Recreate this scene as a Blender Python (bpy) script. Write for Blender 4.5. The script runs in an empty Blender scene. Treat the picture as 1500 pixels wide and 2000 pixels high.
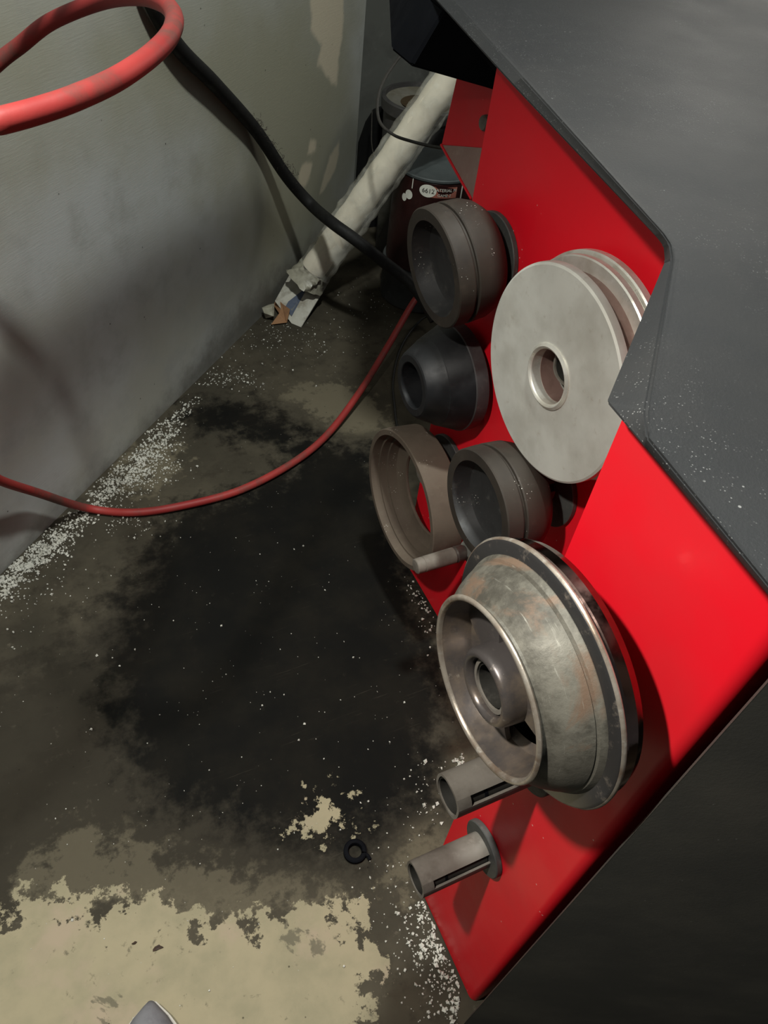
import bpy, bmesh, math, random
import numpy as np
from mathutils import Vector, Matrix
random.seed(7)
rng = np.random.default_rng(7)
S = bpy.context.scene
COL = S.collection

# ------------------------------------------------------------------ camera
# world: X into the machine, Y along its side panel (away from camera), Z up
CAM = np.array([0.0, 0.0, 1.2])
FPX = 1500.0
_pp = np.array([750.0, 1000.0])
_down = np.array([550.0 - 750, 2400.0 - 1000, FPX]); _down /= np.linalg.norm(_down)
_y = np.array([-242.0 - 750, -550.0 - 1000, FPX]); _y -= _down * (_y @ _down); _y /= np.linalg.norm(_y)
_z = -_down
_x = np.cross(_y, _z)
ROT = np.array([_x, _y, _z])
def at(px, py, depth):
    "point in space seen at photo pixel px,py at a distance along the view axis"
    return CAM + ROT @ (np.array([(px - 750) / FPX, (py - 1000) / FPX, 1.0]) * depth)
def on(px, py, axis, val):
    d = ROT @ np.array([(px - 750) / FPX, (py - 1000) / FPX, 1.0])
    return CAM + d * ((val - CAM[axis]) / d[axis])
def fl(px, py, z=0.0):
    return on(px, py, 2, z)
cd = bpy.data.cameras.new('camera'); cam = bpy.data.objects.new('camera', cd); COL.objects.link(cam)
right, up, back = ROT @ [1, 0, 0], ROT @ [0, -1, 0], ROT @ [0, 0, -1]
cam.matrix_world = Matrix(((right[0], up[0], back[0], CAM[0]), (right[1], up[1], back[1], CAM[1]),
                           (right[2], up[2], back[2], CAM[2]), (0, 0, 0, 1)))
cd.sensor_fit = 'HORIZONTAL'; cd.sensor_width = 36.0; cd.lens = 36.0; cd.clip_start = 0.01
S.camera = cam

# ------------------------------------------------------------------ world, lamps, exposure
W = bpy.data.worlds.new('workshop'); S.world = W; W.use_nodes = True
W.node_tree.nodes['Background'].inputs['Color'].default_value = (0.86, 0.95, 1.0, 1)
W.node_tree.nodes['Background'].inputs['Strength'].default_value = 0.028
def lamp(name, kind, loc, energy, color, size, target=None):
    l = bpy.data.lights.new(name, kind); l.energy = energy; l.color = color
    if kind == 'AREA':
        l.shape = 'RECTANGLE'; l.size, l.size_y = size
    else:
        l.shadow_soft_size = size
        if kind == 'SPOT': l.spot_size = math.radians(104); l.spot_blend = 1.0
    o = bpy.data.objects.new(name, l); COL.objects.link(o); o.location = loc
    if target is not None:
        o.rotation_euler = (Vector(target) - Vector(loc)).to_track_quat('-Z', 'Y').to_euler()
    return o
lamp('work_lamp', 'SPOT', (-0.30, 0.287, 1.56), 24.0, (1.0, 0.96, 0.88), 0.022, (0.12, 0.13, 0.30))
lamp('ceiling_tube', 'AREA', (0.30, 0.52, 2.3), 12.5, (0.97, 1.0, 0.95), (0.12, 0.10), (0.30, 0.53, 0.0))
lamp('far_strip_lamp', 'AREA', (2.1, 1.75, 1.45), 1.2, (1.0, 0.96, 0.88), (0.5, 0.4), (0.7, 0.6, 0.95))
S.view_settings.view_transform = 'Standard'; S.view_settings.look = 'None'
S.view_settings.gamma = 1.0; S.view_settings.use_curve_mapping = False
S.view_settings.exposure = 1.43

# ------------------------------------------------------------------ material helpers
class N:
    "small node graph builder"
    def __init__(s, name):
        s.m = bpy.data.materials.new(name); s.m.use_nodes = True
        s.t = s.m.node_tree; s.b = s.t.nodes['Principled BSDF']
        s.tc = s.t.nodes.new('ShaderNodeTexCoord')
    def link(s, a, b): s.t.links.new(a, b)
    def setin(s, sock, v):
        if hasattr(v, 'is_linked') or isinstance(v, bpy.types.NodeSocket): s.link(v, sock)
        elif isinstance(v, (tuple, list)) and len(v) == 3 and sock.type == 'RGBA': sock.default_value = (*v, 1)
        else: sock.default_value = v
    def coords(s, scale=(1, 1, 1), rot=(0, 0, 0)):
        mp = s.t.nodes.new('ShaderNodeMapping'); s.link(s.tc.outputs['Object'], mp.inputs['Vector'])
        mp.inputs['Scale'].default_value = scale; mp.inputs['Rotation'].default_value = rot
        return mp.outputs['Vector']
    def noise(s, scale, detail=4, rough=0.55, vec=None, dist=0.0):
        n = s.t.nodes.new('ShaderNodeTexNoise'); s.link(vec or s.tc.outputs['Object'], n.inputs['Vector'])
        n.inputs['Scale'].default_value = scale; n.inputs['Detail'].default_value = detail
        n.inputs['Roughness'].default_value = rough; n.inputs['Distortion'].default_value = dist
        return n.outputs['Fac']
    def voro(s, scale, vec=None, out='Distance', rnd=1.0):
        n = s.t.nodes.new('ShaderNodeTexVoronoi'); s.link(vec or s.tc.outputs['Object'], n.inputs['Vector'])
        n.inputs['Scale'].default_value = scale; n.inputs['Randomness'].default_value = rnd
        return n.outputs[out]
    def attr(s, name):
        n = s.t.nodes.new('ShaderNodeAttribute'); n.attribute_name = name
        return n.outputs['Fac']
    def math(s, op, a, b=0.0, c=0.0):
        n = s.t.nodes.new('ShaderNodeMath'); n.operation = op
        s.setin(n.inputs[0], a); s.setin(n.inputs[1], b); s.setin(n.inputs[2], c)
        return n.outputs[0]
    def ramp(s, f, lo, hi, a=0.0, b=1.0, smooth=True):
        n = s.t.nodes.new('ShaderNodeMapRange'); n.interpolation_type = 'SMOOTHSTEP' if smooth else 'LINEAR'
        s.setin(n.inputs[0], f); n.inputs[1].default_value = lo; n.inputs[2].default_value = hi
        n.inputs[3].default_value = a; n.inputs[4].default_value = b
        return n.outputs[0]
    def mix(s, f, a, b):
        n = s.t.nodes.new('ShaderNodeMix'); n.data_type = 'RGBA'
        s.setin(n.inputs[0], f); s.setin(n.inputs[6], a); s.setin(n.inputs[7], b)
        return n.outputs[2]
    def bump(s, h, strength=0.3, dist=0.002):
        n = s.t.nodes.new('ShaderNodeBump'); n.inputs['Strength'].default_value = strength
        n.inputs['Distance'].default_value = dist; s.link(h, n.inputs['Height'])
        s.link(n.outputs[0], s.b.inputs['Normal'])
    def out(s, color=None, rough=None, metal=None, spec=None):
        if color is not None: s.setin(s.b.inputs['Base Color'], color)
        if rough is not None: s.setin(s.b.inputs['Roughness'], rough)
        if metal is not None: s.setin(s.b.inputs['Metallic'], metal)
        if spec is not None: s.setin(s.b.inputs['Specular IOR Level'], spec)
        return s.m

def worn(name, base, dark, light, rough=0.55, metal=0.0, scale=18, bump=0.12, spec=0.5, spots=0.0, spotcol=(0.7, 0.68, 0.62)):
    "generic worn surface: base colour with darker grime and lighter scuffs"
    g = N(name)
    c = g.mix(g.ramp(g.noise(scale, 6, 0.6), 0.42, 0.72), base, dark)
    c = g.mix(g.ramp(g.noise(scale * 2.7, 7, 0.65), 0.52, 0.80), c, light)
    if spots:
        sp = g.math('MULTIPLY', g.ramp(g.voro(260), 0.10, 0.19, 1, 0), g.ramp(g.noise(30, 3), 0.62 - 0.14 * spots, 0.74 - 0.14 * spots))
        c = g.mix(sp, c, spotcol)
    g.bump(g.noise(scale * 9, 5, 0.65), bump, 0.001)
    return g.out(c, g.ramp(g.noise(scale * 1.6, 5), 0.3, 0.7, rough - 0.1, rough + 0.1), metal, spec)

M = {}
# red enamel with settled dust and white specks
g = N('red_enamel')
c = g.mix(g.ramp(g.noise(7, 5), 0.40, 0.75), (0.74, 0.007, 0.018), (0.66, 0.016, 0.024))
sp = g.math('MULTIPLY', g.ramp(g.voro(95), 0.06, 0.11, 1, 0), g.ramp(g.noise(21, 2), 0.60, 0.66))
c = g.mix(g.math('MULTIPLY', sp, 0.7), c, (0.80, 0.62, 0.55))
g.bump(g.noise(420, 3), 0.05, 0.0006)
M['red'] = g.out(c, g.ramp(g.noise(12, 5), 0.35, 0.7, 0.36, 0.5), 0.0, 0.30)
# charcoal moulded plastic of the tray with powdery dust
g = N('charcoal_plastic')
c = g.mix(g.ramp(g.noise(6, 6, 0.6), 0.40, 0.70), (0.017, 0.018, 0.019), (0.023, 0.023, 0.023))
dots = g.math('MULTIPLY', g.ramp(g.voro(420), 0.12, 0.24, 1, 0), g.ramp(g.noise(60, 4, 0.7), 0.45, 0.62))
dots = g.math('MULTIPLY', dots, g.ramp(g.noise(3.6, 3), 0.36, 0.56))
dots2 = g.math('MULTIPLY', g.ramp(g.voro(85), 0.05, 0.09, 1, 0), g.ramp(g.noise(24, 2), 0.60, 0.66))
c = g.mix(g.math('MAXIMUM', g.math('MULTIPLY', dots, 0.5), g.math('MULTIPLY', dots2, 0.6)), c, (0.32, 0.32, 0.31))
g.bump(g.noise(520, 4, 0.7), 0.35, 0.0008)
M['tray'] = g.out(c, g.ramp(g.noise(9, 3), 0.3, 0.7, 0.54, 0.60), 0.0, 0.5)
# charcoal painted cover, scratched
g = N('charcoal_cover')
c = g.mix(g.ramp(g.noise(7, 6, 0.62), 0.38, 0.72), (0.074, 0.072, 0.063), (0.105, 0.099, 0.083))
scr = g.ramp(g.noise(5, 5, 0.6, g.coords((40, 40, 2.5), (0.0, 0.9, 0.3))), 0.70, 0.76)
scr = g.math('MULTIPLY', scr, g.ramp(g.noise(4, 2), 0.5, 0.62))
dots = g.math('MULTIPLY', g.ramp(g.voro(120), 0.05, 0.10, 1, 0), g.ramp(g.noise(23, 2), 0.57, 0.64))
c = g.mix(g.math('MULTIPLY', g.math('MAXIMUM', scr, dots), 0.55), c, (0.30, 0.29, 0.27))
g.bump(g.noise(300, 4, 0.7), 0.15, 0.0008)
M['cover'] = g.out(c, 0.8, 0.0, 0.15)
M['under'] = worn('shade_and_black', (0.0045, 0.0050, 0.0065), (0.003, 0.003, 0.004), (0.007, 0.0075, 0.009), 0.8, 0, 12, 0.1, 0.04)  # near-black for shade under the tray and in recesses, also the black ring
# brushed aluminium disc
g = N('dull_aluminium')
c = g.mix(g.ramp(g.noise(16, 6, 0.6), 0.35, 0.72), (0.60, 0.60, 0.55), (0.47, 0.46, 0.41))
c = g.mix(g.ramp(g.noise(70, 6, 0.7), 0.58, 0.78), c, (0.40, 0.37, 0.31))
g.bump(g.noise(190, 5, 0.7), 0.08, 0.0005)
M['alu'] = g.out(c, g.ramp(g.noise(24, 5), 0.3, 0.7, 0.42, 0.58), 0.35, 0.5)
M['alu_rim'] = worn('turned_aluminium_edge', (0.66, 0.65, 0.59), (0.50, 0.47, 0.40), (0.75, 0.74, 0.70), 0.35, 0.55, 30, 0.05)
M['brown_core'] = worn('brown_reflection_core', (0.20, 0.125, 0.105), (0.14, 0.085, 0.07), (0.25, 0.17, 0.14), 0.5, 0.25, 30, 0.08)  # brown base carries the red panel's reflection in the aluminium groove
# worn cup metal
g = N('worn_cup_metal')
c = g.mix(g.ramp(g.noise(20, 8, 0.7), 0.40, 0.62), (0.125, 0.117, 0.095), (0.045, 0.041, 0.032))
c = g.mix(g.ramp(g.noise(15, 6, 0.65, dist=0.6), 0.54, 0.66), c, (0.125, 0.082, 0.055))
str_ = g.ramp(g.noise(9, 6, 0.7, g.coords((55, 4, 4))), 0.60, 0.74)
c = g.mix(g.math('MULTIPLY', str_, 0.6), c, (0.30, 0.29, 0.25))
g.bump(g.noise(120, 6, 0.7), 0.35, 0.0012)
M['cup'] = g.out(c, g.ramp(g.noise(26, 6), 0.3, 0.7, 0.50, 0.68), 0.25, 0.4)
g = N('dark_polished_steel')
c = g.mix(g.ramp(g.noise(24, 6, 0.65), 0.42, 0.72), (0.085, 0.075, 0.072), (0.20, 0.155, 0.115))
c = g.mix(g.ramp(g.noise(95, 5, 0.7), 0.60, 0.75), c, (0.32, 0.28, 0.23))
g.bump(g.noise(140, 5), 0.08, 0.0006)
M['steel_dark'] = g.out(c, g.ramp(g.noise(30, 5), 0.3, 0.7, 0.22, 0.42), 0.5, 0.6)
g = N('black_glossy_flange')
c = g.mix(g.ramp(g.noise(60, 6, 0.7), 0.55, 0.75), (0.022, 0.021, 0.021), (0.13, 0.11, 0.09))
M['black_gloss'] = g.out(c, 0.22, 0.0, 0.6)
M['drum'] = worn('red_reflection_polished_steel', (0.24, 0.16, 0.14), (0.18, 0.12, 0.10), (0.30, 0.21, 0.18), 0.16, 1.0, 30, 0.02)  # reddish tint puts the red column's reflection into the steel
M['rim_bright'] = worn('worn_bright_lip', (0.34, 0.30, 0.25), (0.20, 0.14, 0.10), (0.52, 0.49, 0.44), 0.32, 0.6, 40, 0.08)
M['cone'] = worn('dusty_charcoal_cone', (0.0335, 0.0274, 0.0215), (0.0222, 0.0186, 0.0155), (0.0518, 0.0418, 0.0326), 0.6, 0.1, 14, 0.1, 0.35, 0.2)
M['cone_in'] = worn('dusty_cone_inside', (0.0240, 0.0240, 0.0240), (0.0180, 0.0180, 0.0186), (0.0720, 0.0690, 0.0630), 0.55, 0.1, 20, 0.08, 0.4, 0.2)
M['bcone'] = worn('black_cone_plastic', (0.0080, 0.0085, 0.0095), (0.0055, 0.0055, 0.0060), (0.0150, 0.0155, 0.0165), 0.48, 0.0, 20, 0.06, 0.32)
M['bcone_rim'] = worn('dusty_black_rim', (0.0315, 0.0280, 0.0280), (0.0210, 0.0189, 0.0189), (0.0560, 0.0504, 0.0462), 0.6, 0.0, 26, 0.08, 0.4)
M['tan'] = worn('tan_dusted_ring', (0.1023, 0.0806, 0.0608), (0.0806, 0.0620, 0.0471), (0.1240, 0.1023, 0.0775), 0.75, 0.0, 16, 0.1, 0.2, 0.3)
M['peg'] = worn('dusty_zinc_peg', (0.1512, 0.1368, 0.1166), (0.1008, 0.0878, 0.0720), (0.1944, 0.1764, 0.1512), 0.62, 0.15, 30, 0.12, 0.35, 0.2, (0.05, 0.045, 0.04))
M['plate'] = worn('dark_peg_plate', (0.06, 0.062, 0.058), (0.04, 0.04, 0.04), (0.11, 0.105, 0.095), 0.6, 0.1, 40, 0.1)
M['peg_inside'] = worn('peg_bore_shade', (0.022, 0.021, 0.018), (0.015, 0.014, 0.012), (0.04, 0.037, 0.031), 0.7, 0.0, 40, 0.05, 0.2)  # dark base stands for the shade inside the peg tubes
M['nut_handle'] = worn('greige_handle_sleeve', (0.1500, 0.1325, 0.1100), (0.1100, 0.0950, 0.0775), (0.1800, 0.1650, 0.1400), 0.7, 0.0, 40, 0.1)
M['nut_arm'] = worn('grey_cast_lever', (0.1750, 0.1750, 0.1575), (0.1190, 0.1155, 0.1015), (0.2310, 0.2275, 0.2100), 0.5, 0.3, 35, 0.12)
M['steel_brown'] = worn('oily_steel', (0.075, 0.06, 0.052), (0.05, 0.04, 0.036), (0.12, 0.1, 0.085), 0.45, 0.3, 50, 0.1)
# hoses and cables
g = N('red_hose_rubber')
c = g.mix(g.ramp(g.noise(5, 4), 0.40, 0.66), (0.34, 0.036, 0.031), (0.24, 0.022, 0.021))
c = g.mix(g.ramp(g.noise(9, 7, 0.68), 0.46, 0.68), c, (0.115, 0.048, 0.038))
g.bump(g.noise(240, 4), 0.15, 0.0007)
M['hose'] = g.out(c, 0.55, 0.0, 0.35)
M['cable'] = worn('black_rubber_sheath', (0.0085, 0.0085, 0.0080), (0.0050, 0.0050, 0.0050), (0.0225, 0.0210, 0.0180), 0.65, 0.0, 25, 0.15, 0.3)
M['lint'] = worn('grey_lint', (0.06, 0.052, 0.045), (0.04, 0.036, 0.03), (0.09, 0.08, 0.07), 0.9, 0, 30, 0.0, 0.1)
M['wire'] = worn('thin_grey_flex', (0.0375, 0.0340, 0.0290), (0.0200, 0.0180, 0.0160), (0.0600, 0.0550, 0.0475), 0.5, 0.0, 30, 0.05)
M['wire_black'] = worn('thin_black_flex', (0.015, 0.015, 0.014), (0.01, 0.01, 0.01), (0.03, 0.03, 0.028), 0.5, 0.0, 30, 0.05)
# wrapped tube and carton
M['paper'] = worn('cream_paper_sleeve', (0.80, 0.74, 0.60), (0.70, 0.64, 0.51), (0.86, 0.82, 0.71), 0.7, 0, 9, 0.06, 0.2)
g = N('clear_plastic_film')
g.b.inputs['Transmission Weight'].default_value = 0.0
g.out((0.78, 0.77, 0.68), 0.13, 0.0, 0.9)
g.link(g.ramp(g.noise(14, 3, 0.5, dist=1.0), 0.45, 0.70, 0.14, 0.42), g.b.inputs['Alpha'])  # cloudier alpha patches paint streak highlights onto the folds
g.bump(g.noise(13, 2, 0.5, dist=1.2), 0.22, 0.004)
M['film'] = g.m
M['carton'] = worn('off_white_carton', (0.46, 0.45, 0.39), (0.27, 0.25, 0.20), (0.55, 0.54, 0.49), 0.7, 0, 28, 0.08, 0.2)
M['blue'] = worn('blue_grey_print', (0.085, 0.105, 0.15), (0.06, 0.075, 0.11), (0.13, 0.15, 0.19), 0.6, 0, 30, 0.05, 0.3)
M['grey_print'] = worn('grey_print', (0.17, 0.17, 0.155), (0.12, 0.12, 0.11), (0.22, 0.22, 0.2), 0.7, 0, 30, 0.05, 0.2)
M['kraft'] = worn('torn_brown_cardboard', (0.30, 0.165, 0.085), (0.20, 0.105, 0.055), (0.36, 0.21, 0.12), 0.85, 0, 30, 0.15, 0.15)
# containers
M['maroon'] = worn('maroon_label', (0.030, 0.009, 0.008), (0.020, 0.006, 0.006), (0.045, 0.016, 0.014), 0.4, 0, 16, 0.03, 0.4)
M['lid'] = worn('blue_grey_lid', (0.0810, 0.0960, 0.0960), (0.0570, 0.0660, 0.0660), (0.1020, 0.1170, 0.1140), 0.5, 0.1, 9, 0.05)
M['label_red'] = worn('brick_red_print', (0.4080, 0.1445, 0.1020), (0.3400, 0.1190, 0.0850), (0.4590, 0.1870, 0.1360), 0.5, 0, 30, 0.02)
M['label_white'] = worn('off_white_print', (0.8000, 0.8000, 0.7040), (0.6400, 0.6400, 0.5600), (0.8800, 0.8800, 0.8000), 0.5, 0, 30, 0.02)
M['label_ink'] = worn('black_print', (0.015, 0.013, 0.012), (0.01, 0.01, 0.01), (0.02, 0.018, 0.016), 0.5, 0, 30, 0.02)
M['tin'] = worn('dark_grey_tin', (0.050, 0.054, 0.054), (0.034, 0.036, 0.036), (0.085, 0.088, 0.085), 0.6, 0.1, 14, 0.1)
M['bucket'] = worn('smoky_grey_bucket', (0.055, 0.052, 0.050), (0.035, 0.034, 0.033), (0.09, 0.085, 0.08), 0.5, 0, 12, 0.06)
M['bucket_lid'] = worn('stained_bucket_lid', (0.15, 0.145, 0.12), (0.10, 0.09, 0.06), (0.19, 0.18, 0.15), 0.6, 0, 10, 0.06)
M['sludge'] = worn('brown_sludge', (0.055, 0.036, 0.016), (0.035, 0.022, 0.010), (0.085, 0.058, 0.03), 0.55, 0, 12, 0.2)
M['pale_board'] = worn('pale_mottled_board', (0.20, 0.195, 0.16), (0.10, 0.10, 0.08), (0.26, 0.25, 0.21), 0.8, 0, 22, 0.1, 0.2)
M['black_sheet'] = worn('black_shade_sheet', (0.008, 0.008, 0.008), (0.006, 0.006, 0.006), (0.014, 0.014, 0.013), 0.85, 0, 12, 0.1, 0.15)  # black of the shadow on the back wall
M['grain'] = worn('pale_granules', (0.5328, 0.5328, 0.4752), (0.3960, 0.3888, 0.3312), (0.5904, 0.5904, 0.5472), 0.8, 0, 60, 0.0, 0.3)
M['fabric'] = worn('grey_shoe_mesh', (0.17, 0.17, 0.18), (0.13, 0.13, 0.14), (0.21, 0.21, 0.22), 0.85, 0, 40, 0.3, 0.2)
M['sole'] = worn('pale_rubber_sole', (0.42, 0.40, 0.36), (0.32, 0.30, 0.27), (0.5, 0.48, 0.44), 0.7, 0, 40, 0.1, 0.3)
M['scrap'] = worn('dark_brown_scrap', (0.05, 0.028, 0.018), (0.03, 0.018, 0.012), (0.08, 0.05, 0.03), 0.8, 0, 60, 0.2)

# concrete floor: dry beige areas, oil-soaked areas and in-between brown grime (stains come from mesh attributes)
SCR = 0.63   # heading of the drag scratches
g = N('stained_concrete')
fine = g.noise(26, 9, 0.68); big = g.noise(5, 6, 0.6); micro = g.noise(150, 6, 0.7)
grn = g.math('ADD', g.math('MULTIPLY', g.math('SUBTRACT', fine, 0.5), 0.26), g.math('MULTIPLY', g.math('SUBTRACT', big, 0.5), 0.12))
mid = g.mix(g.ramp(big, 0.36, 0.64), (0.0440, 0.0390, 0.0280), (0.0675, 0.0590, 0.0415))
mid = g.mix(g.ramp(fine, 0.45, 0.72), mid, (0.0350, 0.0300, 0.0215))
mid = g.mix(g.ramp(g.noise(46, 8, 0.7), 0.60, 0.74), mid, (0.1000, 0.0875, 0.0650))
dry = g.mix(g.ramp(g.noise(13, 7, 0.62), 0.38, 0.66), (0.2900, 0.2550, 0.1675), (0.2400, 0.2175, 0.1425))
dry = g.mix(g.ramp(g.noise(9, 5), 0.52, 0.68), dry, (0.3100, 0.2550, 0.1825))
dry = g.mix(g.ramp(g.noise(38, 8, 0.7), 0.60, 0.70), dry, (0.1200, 0.1075, 0.0725))
dry = g.mix(g.math('MULTIPLY', g.ramp(g.noise(12, 6, 0.65, dist=0.4), 0.60, 0.635), 0.75), dry, (0.0950, 0.0875, 0.0625))
oil = g.mix(g.ramp(g.noise(8, 6, 0.6), 0.35, 0.70), (0.0039, 0.0039, 0.0033), (0.0084, 0.0075, 0.0054))
oil = g.mix(g.ramp(g.noise(60, 8, 0.72), 0.60, 0.76), oil, (0.0165, 0.0144, 0.0108))
scr = g.ramp(g.noise(4.5, 7, 0.7, g.coords((2.2, 60, 1), (0, 0, -SCR))), 0.60, 0.70)
scr = g.math('MULTIPLY', scr, g.ramp(g.noise(8, 5), 0.46, 0.60))
scr2 = g.ramp(g.noise(3.0, 5, 0.7, g.coords((5, 60, 1), (0, 0, 0.5))), 0.70, 0.76)
oil = g.mix(g.math('MULTIPLY', g.math('MAXIMUM', scr, scr2), 0.5), oil, (0.0390, 0.0345, 0.0255))
m_oil = g.ramp(g.math('ADD', g.attr('oil'), grn), -0.05, 0.045)
m_oil = g.math('MULTIPLY', m_oil, g.ramp(fine, 0.62, 0.78, 1.0, 0.72))
m_grime = g.ramp(g.math('ADD', g.attr('grime'), grn), -0.05, 0.05)
m_dry = g.ramp(g.math('ADD', g.attr('dry'), g.math('ADD', grn, g.math('MULTIPLY', g.math('SUBTRACT', micro, 0.5), 0.02))), -0.004, 0.006)
m_pale = g.ramp(g.math('ADD', g.attr('pale'), g.math('MULTIPLY', grn, 1.1)), -0.015, 0.025)
c0 = g.mix(g.math('MULTIPLY', m_pale, 0.8), mid, (0.1300, 0.1140, 0.0775))
c = g.mix(g.math('MULTIPLY', m_grime, g.math('SUBTRACT', 0.8, g.math('MULTIPLY', m_pale, 0.42))), c0, (0.0250, 0.0220, 0.0160))
c = g.mix(g.math('MULTIPLY', g.math('MULTIPLY', m_grime, g.math('MAXIMUM', scr, g.ramp(g.noise(34, 8, 0.72), 0.58, 0.72))), 0.55), c, (0.0850, 0.0750, 0.0550))
c = g.mix(m_oil, c, oil)
c = g.mix(m_dry, c, dry)
spk = g.math('MULTIPLY', g.ramp(g.voro(75), 0.035, 0.07, 1, 0), g.ramp(g.noise(17, 2), 0.52, 0.58))
c = g.mix(g.math('MULTIPLY', spk, 0.8), c, (0.3100, 0.3000, 0.2600))
pit = g.math('MULTIPLY', g.ramp(g.voro(52), 0.05, 0.09, 1, 0), g.ramp(g.noise(13, 2), 0.56, 0.62))
c = g.mix(g.math('MULTIPLY', pit, 0.7), c, (0.0100, 0.0085, 0.0060))
g.bump(g.math('ADD', g.math('MULTIPLY', fine, 0.6), g.math('MULTIPLY', micro, 0.25)), 0.22, 0.002)
M['floor'] = g.out(c, 0.85, 0.0, 0.12)
# grey plaster wall with trowel grain, beige patches, dark pits
g = N('grey_plaster')
v = g.coords((1, 1, 1))
c = g.mix(g.ramp(g.noise(3.2, 5), 0.35, 0.68), (0.46, 0.48, 0.465), (0.40, 0.405, 0.355))
c = g.mix(g.ramp(g.noise(11, 7, 0.6), 0.45, 0.75), c, (0.36, 0.37, 0.345))
gr = g.noise(6, 7, 0.68, g.coords((5, 5, 55), (0, -0.35, 0)))
c = g.mix(g.math('MULTIPLY', g.ramp(gr, 0.58, 0.75), 0.35), c, (0.56, 0.575, 0.555))
c = g.mix(g.ramp(g.math('ADD', g.attr('olive'), g.math('MULTIPLY', g.math('SUBTRACT', g.noise(4, 5), 0.5), 0.5)), -0.15, 0.25), c, (0.33, 0.325, 0.245))
c = g.mix(g.math('MULTIPLY', g.ramp(g.math('ADD', g.attr('beige_patch'), g.math('MULTIPLY', g.math('SUBTRACT', g.noise(20, 6), 0.5), 0.03)), -0.006, 0.012), 0.9), c, (0.66, 0.59, 0.44))
c = g.mix(g.math('MULTIPLY', g.ramp(g.math('ADD', g.attr('dirt_shade'), g.math('MULTIPLY', g.math('SUBTRACT', g.noise(18, 7, 0.7), 0.5), 0.14)), -0.05, 0.07), 0.75), c, (0.095, 0.090, 0.074))
pit = g.math('MULTIPLY', g.ramp(g.voro(34), 0.04, 0.075, 1, 0), g.ramp(g.noise(9, 2), 0.53, 0.58))
c = g.mix(g.math('MULTIPLY', pit, 0.8), c, (0.03, 0.028, 0.024))
g.bump(g.math('ADD', g.math('MULTIPLY', gr, 0.5), g.math('MULTIPLY', g.noise(16, 7, 0.6), 0.5)), 0.16, 0.006)
M['wall'] = g.out(c, 0.55, 0.0, 0.35)
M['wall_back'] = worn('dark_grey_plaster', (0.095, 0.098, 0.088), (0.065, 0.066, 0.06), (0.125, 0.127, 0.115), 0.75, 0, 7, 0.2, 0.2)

# ------------------------------------------------------------------ object helpers
def link_mesh(name, me, mat, parent=None, smooth=True, angle=35):
    if smooth:
        me.polygons.foreach_set('use_smooth', [True] * len(me.polygons))
        try: me.set_sharp_from_angle(angle=math.radians(angle))
        except Exception: pass
    me.name = name
    if mat is not None and not me.materials: me.materials.append(mat)
    o = bpy.data.objects.new(name, me); COL.objects.link(o)
    if parent is not None: o.parent = parent; o.matrix_parent_inverse = Matrix.Translation(-Vector(parent['base'] if 'base' in parent else (0, 0, 0)))
    return o
def pydata(name, verts, faces, mat, parent=None, smooth=True, angle=35, bevel=0.0, segs=2):
    bm = bmesh.new()
    vs = [bm.verts.new(Vector(v)) for v in verts]
    for f in faces: bm.faces.new([vs[i] for i in f])
    bmesh.ops.recalc_face_normals(bm, faces=bm.faces)
    if bevel:
        bmesh.ops.bevel(bm, geom=bm.edges[:], offset=bevel, segments=segs, affect='EDGES', clamp_overlap=True)
    me = bpy.data.meshes.new(name); bm.to_mesh(me); bm.free()
    return link_mesh(name, me, mat, parent, smooth, angle)
def box(name, lo, hi, mat, parent=None, bevel=0.0, segs=2):
    (a, b, c), (d, e, f) = lo, hi
    v = [(a, b, c), (d, b, c), (d, e, c), (a, e, c), (a, b, f), (d, b, f), (d, e, f), (a, e, f)]
    return pydata(name, v, [(0, 3, 2, 1), (4, 5, 6, 7), (0, 1, 5, 4), (1, 2, 6, 5), (2, 3, 7, 6), (3, 0, 4, 7)], mat, parent, True, 35, bevel, segs)
def prism(name, poly, z0, z1, mat, parent=None, bevel=0.0, segs=2, top=None):
    "vertical prism over a plan polygon; top gives another polygon for the upper ring"
    n = len(poly); top = top or poly
    v = [(x, y, z0) for x, y in poly] + [(x, y, z1) for x, y in top]
    f = [tuple(range(n))[::-1], tuple(range(n, 2 * n))] + [(i, (i + 1) % n, n + (i + 1) % n, n + i) for i in range(n)]
    return pydata(name, v, f, mat, parent, True, 35, bevel, segs)
def lathe_data(prof, cy, cz, seg=72, a0=0.0, a1=2 * math.pi, closed=True, axis='X', c0=0.0):
    "revolve a profile of (along, radius); closed profile loops back on itself"
    full = abs(a1 - a0 - 2 * math.pi) < 1e-6
    ns = seg if full else seg + 1
    v, f = [], []
    for i in range(ns):
        a = a0 + (a1 - a0) * i / seg
        for (x, r) in prof:
            if axis == 'X': v.append((x, cy + r * math.cos(a), cz + r * math.sin(a)))
            else: v.append((cy + r * math.cos(a), cz + r * math.sin(a), x))
    n = len(prof)
    for i in range(seg):
        j = (i + 1) % ns
        for k in range(n if closed else n - 1):
            l = (k + 1) % n
            f.append((i * n + k, i * n + l, j * n + l, j * n + k))
    if not full and closed:
        f.append(tuple(range(n))); f.append(tuple(range((ns - 1) * n, ns * n))[::-1])
    return v, f
def lathe(name, prof, cy, cz, mat, parent=None, seg=72, angle=30, **k):
    v, f = lathe_data(prof, cy, cz, seg, **k)
    return pydata(name, v, f, mat, parent, True, angle)
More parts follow.
